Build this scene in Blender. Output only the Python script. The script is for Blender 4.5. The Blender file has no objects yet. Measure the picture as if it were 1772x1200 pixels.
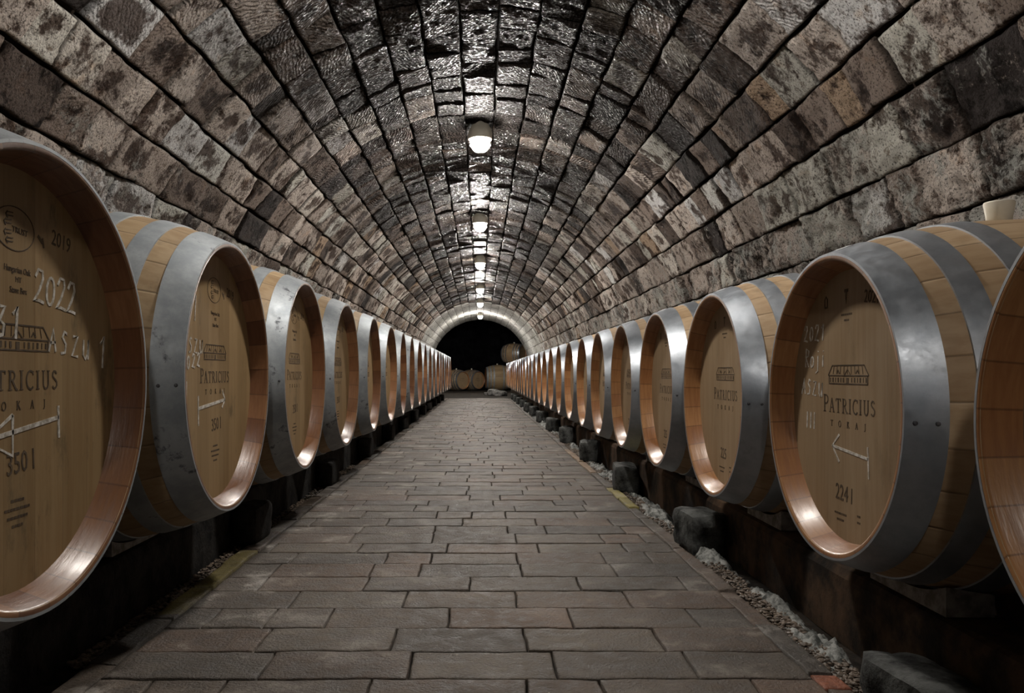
import bpy, math, random
import numpy as np
from mathutils import Vector, Matrix
PI = math.pi
random.seed(7)
rng = np.random.default_rng(11)
S = bpy.context.scene
COL = S.collection

# ------------------------------------------------------------------ camera, world, exposure
FPX = 1376.0                 # focal length in pixels of the 1772 px wide frame
CAMZ = 0.58
VPX, VPY = 831.0, 645.0
cd = bpy.data.cameras.new('camera'); cam = bpy.data.objects.new('camera', cd); COL.objects.link(cam)
cd.sensor_fit = 'HORIZONTAL'; cd.sensor_width = 36.0; cd.lens = FPX / 1772 * 36.0
cd.shift_x = (886 - VPX) / 1772; cd.shift_y = (VPY - 600) / 1772
cd.clip_start = 0.02; cd.clip_end = 100
cam.location = (0, 0, CAMZ); cam.rotation_euler = (PI / 2, 0, 0)
S.camera = cam
w = bpy.data.worlds.new('world'); S.world = w; w.use_nodes = True
w.node_tree.nodes['Background'].inputs[0].default_value = (0.004, 0.004, 0.005, 1)
w.node_tree.nodes['Background'].inputs[1].default_value = 0.3
S.view_settings.view_transform = 'Standard'; S.view_settings.look = 'None'
S.view_settings.exposure = 0.45; S.view_settings.gamma = 1.0; S.view_settings.use_curve_mapping = False
LAMP_L = 660.0
LAMP_COL = (1.0, 0.935, 0.86, 1)

# ------------------------------------------------------------------ material helpers
def new_mat(name):
    m = bpy.data.materials.new(name); m.use_nodes = True
    nt = m.node_tree; nt.nodes.clear()
    out = nt.nodes.new('ShaderNodeOutputMaterial'); bs = nt.nodes.new('ShaderNodeBsdfPrincipled')
    nt.links.new(bs.outputs[0], out.inputs[0])
    return m, nt, bs
def setin(nt, node, key, v):
    if v is None: return
    if isinstance(v, bpy.types.NodeSocket): nt.links.new(v, node.inputs[key])
    else: node.inputs[key].default_value = v
class N:
    def __init__(s, nt): s.nt = nt
    def math(s, op, a, b=None, c=None, clamp=False):
        n = s.nt.nodes.new('ShaderNodeMath'); n.operation = op; n.use_clamp = clamp
        setin(s.nt, n, 0, a); setin(s.nt, n, 1, b); setin(s.nt, n, 2, c); return n.outputs[0]
    def vmath(s, op, a, b=None):
        n = s.nt.nodes.new('ShaderNodeVectorMath'); n.operation = op
        setin(s.nt, n, 0, a); setin(s.nt, n, 1, b); return n.outputs[0]
    def mix(s, f, a, b, mode='MIX'):
        n = s.nt.nodes.new('ShaderNodeMix'); n.data_type = 'RGBA'; n.blend_type = mode; n.clamp_factor = True
        setin(s.nt, n, 0, f); setin(s.nt, n, 6, a); setin(s.nt, n, 7, b); return n.outputs[2]
    def noise(s, vec, scale, detail=4, rough=0.55, out=0, dist=0.0):
        n = s.nt.nodes.new('ShaderNodeTexNoise'); setin(s.nt, n, 'Vector', vec); setin(s.nt, n, 'Scale', scale)
        setin(s.nt, n, 'Detail', float(detail)); setin(s.nt, n, 'Roughness', rough); setin(s.nt, n, 'Distortion', dist); return n.outputs[out]
    def white(s, v):
        n = s.nt.nodes.new('ShaderNodeTexWhiteNoise'); n.noise_dimensions = '1D'; setin(s.nt, n, 'W', v); return n.outputs[0]
    def wave(s, vec, scale, dist, detail=2, dscale=1.0):
        n = s.nt.nodes.new('ShaderNodeTexWave'); setin(s.nt, n, 'Vector', vec); setin(s.nt, n, 'Scale', scale)
        setin(s.nt, n, 'Distortion', dist); setin(s.nt, n, 'Detail', float(detail)); setin(s.nt, n, 'Detail Scale', dscale); return n.outputs[1]
    def ramp(s, f, a, b, lo=0.0, hi=1.0):
        n = s.nt.nodes.new('ShaderNodeMapRange'); n.interpolation_type = 'SMOOTHSTEP'
        setin(s.nt, n, 0, f); setin(s.nt, n, 1, a); setin(s.nt, n, 2, b); setin(s.nt, n, 3, lo); setin(s.nt, n, 4, hi); return n.outputs[0]
    def coord(s, which='Object'):
        return s.nt.nodes.new('ShaderNodeTexCoord').outputs[which]
    def sep(s, v):
        n = s.nt.nodes.new('ShaderNodeSeparateXYZ'); setin(s.nt, n, 0, v); return n.outputs
    def comb(s, x, y, z):
        n = s.nt.nodes.new('ShaderNodeCombineXYZ'); setin(s.nt, n, 0, x); setin(s.nt, n, 1, y); setin(s.nt, n, 2, z); return n.outputs[0]
    def attr(s, name, out='Color'):
        n = s.nt.nodes.new('ShaderNodeAttribute'); n.attribute_name = name; return n.outputs[out]
    def rnd(s): return s.nt.nodes.new('ShaderNodeObjectInfo').outputs['Random']
    def bump(s, h, strength=0.5, dist=0.01, normal=None):
        n = s.nt.nodes.new('ShaderNodeBump'); setin(s.nt, n, 'Strength', strength); setin(s.nt, n, 'Distance', dist)
        setin(s.nt, n, 'Height', h); setin(s.nt, n, 'Normal', normal); return n.outputs[0]
def C4(r, g, b): return (r, g, b, 1)

def mat_stone():
    m, nt, bs = new_mat('vault_stone'); n = N(nt)
    co = n.coord('Object'); tone = n.attr('tone'); par = n.sep(n.attr('param'))   # par: random, edge closeness, mould amount
    wet = n.attr('wet', 'Fac')
    uv = n.coord('UV')
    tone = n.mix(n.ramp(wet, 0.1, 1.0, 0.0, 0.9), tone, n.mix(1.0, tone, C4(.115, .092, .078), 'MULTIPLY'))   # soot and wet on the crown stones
    rv = n.comb(n.math('MULTIPLY', par[0], 37.0), n.math('MULTIPLY', par[0], 91.0), 0.0)
    cc = n.vmath('ADD', co, rv)
    big = n.noise(cc, 6.0, 6, 0.62, dist=0.5); mid = n.noise(cc, 22.0, 8, 0.74); fine = n.noise(co, 120.0, 5, 0.65)
    mix2 = n.math('ADD', n.math('MULTIPLY', big, 0.62), n.math('MULTIPLY', mid, 0.38))
    mix2 = n.math('ADD', mix2, n.math('MULTIPLY', n.math('SUBTRACT', n.attr('tone', 'Alpha'), 0.5), 0.16))   # many blocks weather from the middle or from the rim
    c = n.mix(n.ramp(mix2, 0.425, 0.52), n.mix(1.0, tone, C4(.17, .135, .12), 'MULTIPLY'), tone)
    c = n.mix(n.ramp(mid, 0.37, 0.47, 0.0, 1.0), n.mix(1.0, c, C4(.40, .34, .30), 'MULTIPLY'), c)
    rust = n.noise(cc, 9.0, 4, 0.5)
    c = n.mix(n.ramp(rust, 0.60, 0.75, 0, 0.3), c, n.mix(1.0, c, C4(1.25, .8, .42), 'MULTIPLY'))
    # pale lichen and salt crust, most of it low on the walls
    mn = n.noise(co, 5.0, 8, 0.74, dist=0.4); mf = n.noise(co, 38.0, 6, 0.75)
    mm = n.math('ADD', n.math('MULTIPLY', mn, 0.55), n.math('MULTIPLY', mf, 0.45))
    thr = n.math('SUBTRACT', 0.74, n.math('MULTIPLY', par[2], 0.30))
    mask = n.ramp(n.math('SUBTRACT', mm, thr), -0.05, 0.06)
    c = n.mix(n.math('MULTIPLY', mask, 0.85), c, n.mix(n.ramp(n.noise(co, 9.0, 3),.4,.6), C4(.62, .54, .48), C4(.45, .46, .43)))
    # pits
    c = n.mix(n.ramp(fine, 0.36, 0.49, 0.8, 0.0), c, C4(.02, .015, .012))
    # dirt in the joints
    c = n.mix(n.math('MULTIPLY', n.ramp(par[1], 0.15, 0.95, 0.0, 0.85), n.ramp(par[2], .5, 1.0, 1.0, .35)), c, C4(.014, .011, .009))
    setin(nt, bs, 'Base Color', c)
    drop = n.math('MULTIPLY', n.ramp(n.noise(co, 60.0, 4, 0.7), 0.49, 0.62), wet)          # wet film lies in spots
    setin(nt, bs, 'Roughness', n.math('SUBTRACT', 0.85, n.math('MULTIPLY', drop, 0.62)))
    setin(nt, bs, 'Specular IOR Level', n.math('ADD', 0.10, n.math('MULTIPLY', drop, 0.42)))
    # chisel marks at an angle of each stone's own
    u = n.sep(uv); a = n.math('MULTIPLY', n.math('SUBTRACT', par[0], 0.5), 2.6)
    gu = n.math('SUBTRACT', n.math('MULTIPLY', u[0], n.math('SINE', a)), n.math('MULTIPLY', u[1], n.math('COSINE', a)))
    wob = n.math('MULTIPLY', n.noise(cc, 14.0, 4), 0.07)
    gv = n.comb(n.math('ADD', gu, wob), 0.0, 0.0)
    groove = n.wave(gv, 16.0, 1.2, 3, 3.0)
    h = n.math('ADD', n.math('MULTIPLY', groove, n.ramp(wet, 0.0, 0.8, 0.12, 0.9)), n.math('ADD', n.math('MULTIPLY', mid, 2.0), n.math('MULTIPLY', fine, 0.8)))
    h = n.math('ADD', h, n.math('MULTIPLY', mask, 0.5))
    setin(nt, bs, 'Normal', n.bump(h, 1.0, 0.016))
    return m
def mat_mortar():
    m, nt, bs = new_mat('dark_joint'); n = N(nt)
    setin(nt, bs, 'Base Color', n.mix(n.noise(n.coord(), 20.0), C4(.008, .006, .005), C4(.03, .022, .016))); setin(nt, bs, 'Roughness', 0.95)
    setin(nt, bs, 'Specular IOR Level', 0.1)
    return m
def mat_brick():
    m, nt, bs = new_mat('paving_brick'); n = N(nt)
    co = n.coord(); tone = n.attr('tone'); par = n.sep(n.attr('param'))
    big = n.noise(co, 3.0, 6, 0.6); mid = n.noise(co, 24.0, 7, 0.68); fine = n.noise(co, 150.0, 4, 0.6)
    c = n.mix(n.ramp(big, 0.36, 0.62), n.mix(1.0, tone, C4(.62, .62, .60), 'MULTIPLY'), tone)
    c = n.mix(n.ramp(mid, 0.35, 0.65, 0.0, 1.0), n.mix(1.0, c, C4(.62, .60, .58), 'MULTIPLY'), c)
    sp = n.noise(co, 70.0, 2, 0.5)
    c = n.mix(n.math('MULTIPLY', n.ramp(sp, 0.70, 0.76), n.ramp(n.noise(co, 4.0, 2), .5, .65)), c, C4(.30, .25, .19))
    salt = n.noise(co, 6.0, 6, 0.7)
    c = n.mix(n.math('MULTIPLY', n.ramp(salt, 0.52, 0.70), par[2]), c, C4(.34, .32, .29))
    jc = n.mix(n.math('MULTIPLY', n.ramp(n.noise(co, 3.5, 4, .6), .44, .56), n.ramp(par[2], .35, .75)), C4(.012, .010, .008), C4(.36, .33, .28))
    c = n.mix(n.ramp(par[1], 0.2, 0.9, 0.0, 0.9), c, jc)
    setin(nt, bs, 'Base Color', c); setin(nt, bs, 'Roughness', n.ramp(mid, 0.3, 0.7, 0.5, 0.8)); setin(nt, bs, 'Specular IOR Level', 0.4)
    setin(nt, bs, 'Normal', n.bump(n.math('ADD', n.math('MULTIPLY', mid, 1.0), n.math('MULTIPLY', fine, 0.6)), 0.8, 0.008))
    return m
def mat_simple(name, a, b, scale=8.0, rough=0.6, metal=0.0, bump=0.3, bd=0.004, spec=0.5, stretch=None, detail=6):
    m, nt, bs = new_mat(name); n = N(nt); co = n.coord()
    if stretch: co = n.vmath('MULTIPLY', co, stretch)
    f = n.noise(co, scale, detail, 0.65)
    setin(nt, bs, 'Base Color', n.mix(n.ramp(f, 0.35, 0.65), C4(*a), C4(*b)))
    setin(nt, bs, 'Roughness', rough); setin(nt, bs, 'Metallic', metal); setin(nt, bs, 'Specular IOR Level', spec)
    if bump: setin(nt, bs, 'Normal', n.bump(f, bump, bd))
    return m
def stave_tone(n, co, count, off=0.0):
    p = n.sep(co)
    ang = n.math('ARCTAN2', p[1], n.math('SUBTRACT', p[2], off))
    t = n.math('MULTIPLY', n.math('ADD', ang, PI), count / (2 * PI))
    idx = n.math('FLOOR', t); fr = n.math('SUBTRACT', t, idx)
    r = n.white(n.math('ADD', n.math('ADD', idx, 0.37), n.math('MULTIPLY', n.rnd(), 100.0)))
    edge = n.math('MINIMUM', fr, n.math('SUBTRACT', 1.0, fr))
    return r, edge, idx
def mat_stave(name, a, b, dark):
    m, nt, bs = new_mat(name); n = N(nt); co = n.coord()
    r, edge, idx = stave_tone(n, co, 27)
    g = n.noise(n.vmath('ADD', n.vmath('MULTIPLY', co, (3.0, 45.0, 45.0)), n.comb(n.math('MULTIPLY', idx, 5.3), 0.0, 0.0)), 1.0, 5, 0.6)
    c = n.mix(r, C4(*a), C4(*b))
    c = n.mix(n.ramp(g, 0.35, 0.7, 0.0, 0.55), c, n.mix(1.0, c, C4(.62, .52, .42), 'MULTIPLY'))
    st = n.noise(n.vmath('ADD', co, n.comb(n.math('MULTIPLY', n.rnd(), 30.0), 0.0, 0.0)), 6.0, 5, 0.7)
    c = n.mix(n.ramp(st, 0.58, 0.74, 0.0, dark), c, C4(.12, .09, .06))
    c = n.mix(n.ramp(edge, 0.0, 0.035, 0.5, 0.0), c, C4(.06, .035, .018))
    setin(nt, bs, 'Base Color', c); setin(nt, bs, 'Roughness', 0.55); setin(nt, bs, 'Specular IOR Level', 0.35)
    setin(nt, bs, 'Normal', n.bump(n.math('ADD', n.math('MULTIPLY', g, 0.5), n.ramp(edge, 0.0, 0.05)), 0.35, 0.003))
    return m
def mat_chime(name, a, b):
    m, nt, bs = new_mat(name); n = N(nt); co = n.coord()
    r, edge, idx = stave_tone(n, co, 27)
    g = n.noise(n.vmath('MULTIPLY', co, (120.0, 14.0, 14.0)), 1.0, 5, 0.6)
    c = n.mix(r, C4(*a), C4(*b))
    c = n.mix(n.ramp(g, 0.35, 0.65, 0.0, 0.5), c, n.mix(1.0, c, C4(.62, .5, .4), 'MULTIPLY'))
    c = n.mix(n.ramp(edge, 0.0, 0.04, 0.6, 0.0), c, C4(.05, .02, .01))
    setin(nt, bs, 'Base Color', c); setin(nt, bs, 'Roughness', n.ramp(g, .3, .7, .30, .42)); setin(nt, bs, 'Specular IOR Level', 0.5)
    setin(nt, bs, 'Coat Weight', 0.2); setin(nt, bs, 'Coat Roughness', 0.22)
    setin(nt, bs, 'Normal', n.bump(n.math('ADD', g, n.math('MULTIPLY', r, .3)), 0.3, 0.0025))
    return m
def mat_head(name, a, b, dirt):
    m, nt, bs = new_mat(name); n = N(nt); co = n.coord(); p = n.sep(co)
    t = n.math('ADD', n.math('DIVIDE', p[1], 0.078), n.math('MULTIPLY', n.rnd(), 3.0))
    idx = n.math('FLOOR', t); fr = n.math('SUBTRACT', t, idx); edge = n.math('MINIMUM', fr, n.math('SUBTRACT', 1.0, fr))
    r = n.white(n.math('ADD', idx, n.math('MULTIPLY', n.rnd(), 77.0)))
    v = n.vmath('ADD', n.vmath('MULTIPLY', co, (60.0, 60.0, 4.0)), n.comb(0.0, 0.0, n.math('MULTIPLY', idx, 7.7)))
    g = n.noise(v, 1.0, 6, 0.6, dist=0.3)
    c = n.mix(r, C4(*a), C4(*b))
    c = n.mix(n.ramp(g, 0.38, 0.68, 0.0, 0.45), c, n.mix(1.0, c, C4(.72, .62, .50), 'MULTIPLY'))
    sv = n.vmath('ADD', n.vmath('MULTIPLY', co, (1.0, 2.4, 1.0)), n.comb(n.math('MULTIPLY', n.rnd(), 40.0), 0.0, 0.0))
    st = n.noise(sv, 7.0, 7, 0.68)
    c = n.mix(n.ramp(st, 0.54, 0.72, 0.0, dirt), c, C4(.10, .075, .04))
    c = n.mix(n.ramp(edge, 0.0, 0.012, 0.45, 0.0), c, C4(.10, .06, .03))
    setin(nt, bs, 'Base Color', c); setin(nt, bs, 'Roughness', 0.5); setin(nt, bs, 'Specular IOR Level', 0.35)
    setin(nt, bs, 'Normal', n.bump(g, 0.2, 0.002))
    return m
def mat_hoop(name, a, b, rough, metal, blot):
    m, nt, bs = new_mat(name); n = N(nt); co = n.coord()
    v = n.vmath('ADD', co, n.comb(n.math('MULTIPLY', n.rnd(), 50.0), 0.0, 0.0))
    f = n.noise(v, 9.0, 7, 0.7); g = n.noise(v, 40.0, 5, 0.7)
    c = n.mix(n.ramp(f, 0.35, 0.65), C4(*a), C4(*b))
    c = n.mix(n.ramp(n.math('ADD', n.math('MULTIPLY', f, .6), n.math('MULTIPLY', g, .4)), 0.56, 0.64, 0.0, blot), c, C4(.035, .04, .05))
    setin(nt, bs, 'Base Color', c); setin(nt, bs, 'Metallic', metal)
    setin(nt, bs, 'Roughness', n.ramp(g, 0.3, 0.7, rough - .06, rough + .08))
    setin(nt, bs, 'Normal', n.bump(g, 0.12, 0.002))
    return m
M = {}
M['stone'] = mat_stone(); M['mortar'] = mat_mortar(); M['brick'] = mat_brick()
M['stave_new'] = mat_stave('oak_stave_fresh', (.38, .265, .155), (.49, .36, .225), .35)
M['stave_old'] = mat_stave('oak_stave_aged', (.33, .235, .135), (.44, .325, .19), .6)
M['chime_new'] = mat_chime('chime_varnish_fresh', (.27, .118, .045), (.38, .195, .080))
M['chime_old'] = mat_chime('chime_varnish_aged', (.13, .052, .022), (.25, .122, .055))
M['head_new'] = mat_head('oak_head_fresh', (0.304, 0.217, 0.129), (0.357, 0.262, 0.163), .3)
M['head_old'] = mat_head('oak_head_aged', (0.274, 0.186, 0.091), (0.350, 0.243, 0.125), .7)
M['hoop_new'] = mat_hoop('hoop_galvanised_bright', (0.336, 0.370, 0.412), (0.454, 0.487, 0.529), .42, .8, .15)
M['hoop_old'] = mat_hoop('hoop_galvanised_dull', (0.265, 0.296, 0.320), (0.390, 0.421, 0.445), .55, .45, .8)
M['burn'] = mat_simple('burnt_stamp', (.045, .028, .015), (.10, .065, .035), 60, .8, bump=0)
M['chalk'] = mat_simple('chalk', (.36, .32, .26), (.72, .70, .66), 90, .95, bump=0, spec=.1)
M['ink'] = mat_simple('tag_print', (.03, .03, .03), (.05, .05, .05), 60, .7, bump=0)
M['label'] = mat_simple('paper_tag', (.62, .64, .66), (.72, .74, .76), 20, .6, bump=0)
M['silicone'] = mat_simple('silicone_bung', (.66, .62, .50), (.74, .70, .60), 10, .5, bump=.05)
M['rivet'] = mat_simple('rivet_steel', (.05, .05, .06), (.12, .12, .13), 40, .5, .6, bump=.1)
M['block'] = mat_simple('mouldy_block', (0.008, 0.008, 0.008), (0.092, 0.096, 0.092), 14, .9, bump=.9, bd=.012, spec=.2)
M['block_dark_rail_shade'] = mat_simple('black_block_and_rail_shade', (.007, .007, .007), (.03, .028, .026), 14, .9, bump=.9, bd=.012, spec=.2)  # black stone of the left blocks; on the left rails it imitates shade
M['pad'] = mat_simple('pale_concrete', (0.170, 0.162, 0.153), (0.357, 0.348, 0.340), 30, .85, bump=.5, bd=.005, spec=.2)
M['beam'] = mat_simple('rail_concrete', (0.009, 0.007, 0.005), (0.090, 0.053, 0.030), 9, .8, bump=.6, bd=.008, spec=.3)
M['soil'] = mat_simple('dark_soil', (.010, .009, .008), (.035, .028, .022), 12, .95, bump=.9, bd=.02, spec=.15)
M['pebble'] = mat_simple('pebble', (0.048, 0.036, 0.026), (0.160, 0.120, 0.088), 25, .6, bump=.2)
M['crust'] = mat_simple('salt_crust', (0.060, 0.064, 0.060), (0.357, 0.365, 0.348), 28, .95, bump=.9, bd=.012, spec=.1)
M['lampbase'] = mat_simple('lamp_enamel', (.42, .40, .33), (.52, .50, .42), 12, .5, bump=0)
M['wire'] = mat_simple('cage_wire', (.25, .24, .22), (.35, .34, .32), 30, .45, .7, bump=0)
M['near_black'] = mat_simple('near_black_plaster', (.006, .006, .008), (.018, .018, .021), 3, .95, bump=.5, bd=.02, spec=.1)  # near-black base colour for all walls of the end chamber
M['rubble'] = mat_simple('rubble', (.07, .07, .07), (.22, .215, .205), 12, .9, bump=.6, bd=.01, spec=.2)
LAMP_F=[.36,.74,.95,1.0,1.0,1.0,1.2,1.2]       # strength per lamp, tuned; nearest two dimmed to imitate a shaded foreground
def glow(f):
    mm, nt, bs = new_mat('lamp_glow'); setin(nt, bs, 'Base Color', C4(.9, .9, .9)); setin(nt, bs, 'Emission Color', LAMP_COL); setin(nt, bs, 'Emission Strength', LAMP_L*f); return mm
mm, nt, bs = new_mat('lamp_glow')
setin(nt, bs, 'Base Color', C4(.9, .9, .9)); setin(nt, bs, 'Emission Color', LAMP_COL); setin(nt, bs, 'Emission Strength', LAMP_L); M['glow'] = mm

# ------------------------------------------------------------------ mesh helpers
def mesh_np(name, verts, faces, mat, parent=None, smooth=True, attrs=None, uv=None):
    me = bpy.data.meshes.new(name)
    verts = np.asarray(verts, dtype=np.float32)
    if isinstance(faces, np.ndarray):
        nf, k = faces.shape
        me.vertices.add(len(verts)); me.vertices.foreach_set('co', verts.ravel())
        me.loops.add(nf * k); me.loops.foreach_set('vertex_index', faces.astype(np.int32).ravel())
        me.polygons.add(nf); me.polygons.foreach_set('loop_start', (np.arange(nf) * k).astype(np.int32))
        me.update(calc_edges=True)
    else:
        me.from_pydata(verts.tolist(), [], faces); me.update()
    me.polygons.foreach_set('use_smooth', np.full(len(me.polygons), smooth))
    if attrs:
        for an, (typ, data) in attrs.items():
            a = me.attributes.new(an, typ, 'POINT')
            key = {'FLOAT_COLOR': 'color', 'FLOAT_VECTOR': 'vector', 'FLOAT': 'value'}[typ]
            a.data.foreach_set(key, np.asarray(data, dtype=np.float32).ravel())
    if uv is not None:
        l = me.uv_layers.new(name='UVMap')
        vi = np.empty(len(me.loops), dtype=np.int32); me.loops.foreach_get('vertex_index', vi)
        l.data.foreach_set('uv', np.asarray(uv, dtype=np.float32)[vi].ravel())
    me.materials.append(mat)
    o = bpy.data.objects.new(name, me); COL.objects.link(o)
    if parent: o.parent = parent
    return o
class MB:
    def __init__(s): s.v = []; s.f = []
    def add(s, vs, fs):
        b = len(s.v); s.v += [tuple(v) for v in vs]; s.f += [tuple(b + i for i in f) for f in fs]
    def box(s, x0, x1, y0, y1, z0, z1):
        s.add([(x0,y0,z0),(x1,y0,z0),(x1,y1,z0),(x0,y1,z0),(x0,y0,z1),(x1,y0,z1),(x1,y1,z1),(x0,y1,z1)],
              [(0,3,2,1),(4,5,6,7),(0,1,5,4),(1,2,6,5),(2,3,7,6),(3,0,4,7)])
    def lathe_x(s, prof, seg, closed=False):            # profile of (x, r), turned about the x axis
        n = len(prof); vs = []
        for x, r in prof:
            for k in range(seg):
                a = 2 * PI * k / seg; vs.append((x, r * math.sin(a), r * math.cos(a)))
        fs = []
        for i in range(n if closed else n - 1):
            j = (i + 1) % n
            for k in range(seg):
                k2 = (k + 1) % seg; fs.append((i * seg + k, j * seg + k, j * seg + k2, i * seg + k2))
        s.add(vs, fs)
    def lathe_z(s, prof, seg, cx=0, cy=0):
        n = len(prof); vs = []
        for r, z in prof:
            for k in range(seg):
                a = 2 * PI * k / seg; vs.append((cx + r * math.cos(a), cy + r * math.sin(a), z))
        fs = [(i*seg+k, i*seg+(k+1)%seg, (i+1)*seg+(k+1)%seg, (i+1)*seg+k) for i in range(n-1) for k in range(seg)]
        fs.append(tuple(range(seg))[::-1]); fs.append(tuple((n-1)*seg + k for k in range(seg)))
        s.add(vs, fs)
    def tube(s, pts, r, seg=6):
        pts = [Vector(p) for p in pts]; vs = []; fs = []; up = Vector((0.3, 0.5, 0.81)).normalized()
        for i, p in enumerate(pts):
            d = (pts[min(i+1, len(pts)-1)] - pts[max(i-1, 0)]).normalized()
            a = d.cross(up).normalized(); b = d.cross(a)
            for k in range(seg):
                t = 2*PI*k/seg; vs.append(p + a*math.cos(t)*r + b*math.sin(t)*r)
        for i in range(len(pts)-1):
            for k in range(seg):
                fs.append((i*seg+k, i*seg+(k+1)%seg, (i+1)*seg+(k+1)%seg, (i+1)*seg+k))
        s.add(vs, fs)
    def build(s, name, mat, parent=None, smooth=False):
        return mesh_np(name, s.v, s.f, mat, parent, smooth)
def bevel(o, wdt, seg=2, ang=40):
    b = o.modifiers.new('bevel', 'BEVEL'); b.width = wdt; b.segments = seg; b.limit_method = 'ANGLE'; b.angle_limit = math.radians(ang)
def tag(o, label=None, cat=None, group=None, kind=None):
    if label: o['label'] = label
    if cat: o['category'] = cat
    if group: o['group'] = group
    if kind: o['kind'] = kind
    return o
def empty(name, loc, rz=0):
    o = bpy.data.objects.new(name, None); COL.objects.link(o); o.location = loc; o.rotation_euler = (0, 0, rz); o.empty_display_size = .1
    return o
KIDS = {}
def copy_tree(o, parent=None):
    c = o.copy(); COL.objects.link(c); c.parent = parent
    for ch in KIDS.get(o.name, []):
        d = copy_tree(ch, c)
    return c
def register(o):
    ks = [c for c in bpy.data.objects if c.parent == o]
    KIDS[o.name] = ks
    for k in ks: register(k)

# value noise in numpy
def _h(ix, iy, iz, seed):
    n = (ix * 374761393 + iy * 668265263 + iz * 2147483647 + seed * 1274126177) & 0xffffffff
    n = ((n ^ (n >> 13)) * 1274126177) & 0xffffffff
    n = (n ^ (n >> 16)) & 0xffffffff
    return n.astype(np.float64) / 4294967295.0
def vnoise(p, seed=0):
    i = np.floor(p).astype(np.int64); f = p - i; f = f*f*(3-2*f); r = 0
    for dx in (0, 1):
        for dy in (0, 1):
            for dz in (0, 1):
                wgt = (f[:,0] if dx else 1-f[:,0]) * (f[:,1] if dy else 1-f[:,1]) * (f[:,2] if dz else 1-f[:,2])
                r = r + wgt * _h(i[:,0]+dx, i[:,1]+dy, i[:,2]+dz, seed)
    return r
def fbm(p, oct=4, seed=0, gain=.5):
    a = 1.0; s = 0; t = 0
    for k in range(oct):
        s = s + a * (vnoise(p * 2**k, seed + k) - .5); t += a; a *= gain
    return s / t * 2
def sstep(x, a, b):
    t = np.clip((x-a)/(b-a), 0, 1); return t*t*(3-2*t)

# ------------------------------------------------------------------ the vault
R = 1.54; ZC = CAMZ + 0.13
Y0, Y_PALE, Y_END = -4.6, 18.6, 25.2
def theta_of(m):
    ph = math.atan(m); t = .13*math.sin(ph) + math.sqrt(R*R - (.13*math.cos(ph))**2)
    return math.atan2(t*math.sin(ph) - .13, t*math.cos(ph))
right_m = [18.6, 5.97, 3.46, 2.40, 1.77, 1.40, 1.075, .85, .66, .485, .34, .20]
left_m = [16.8, 5.9, 3.52, 2.46, 1.86, 1.449, 1.14, .885, .705, .546, .40, .26]
def side_edges(ms):
    s = [R * theta_of(m) for m in ms]                  # arc length above the springing
    z = s[-1] - .2
    while z > -.60: s.append(z); z -= .2
    s.append(-.72)
    return s
def place(s, y, d, side):
    """s arc length above the springing on a side; d outward push (away from the tunnel axis)"""
    th = np.where(s > 0, s / R, 0.0)
    x = (R + d) * np.cos(th); z = ZC + (R + d) * np.sin(th) + np.where(s < 0, s, 0.0)
    return np.stack([side * x, y, z], 1)
PAL = [((.60,.53,.475), 3.2), ((.76,.71,.645), 2.8), ((.44,.375,.33), 2.4), ((.25,.20,.17), 2.2), ((.12,.092,.078), 2.2),
       ((.05,.042,.04), 1.5), ((.52,.51,.46), 1.2), ((.42,.31,.22), .6)]
def rim_t(wd, q, ym):
    e = [0, .0012, .005, .012] if ym < 9 else [0, .002, .010]
    inner = np.linspace(e[-1]/wd, 1 - e[-1]/wd, max(2, q - 2))
    return np.concatenate([np.array(e[:-1])/wd, inner, 1 - np.array(e[:-1])[::-1]/wd])
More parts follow.
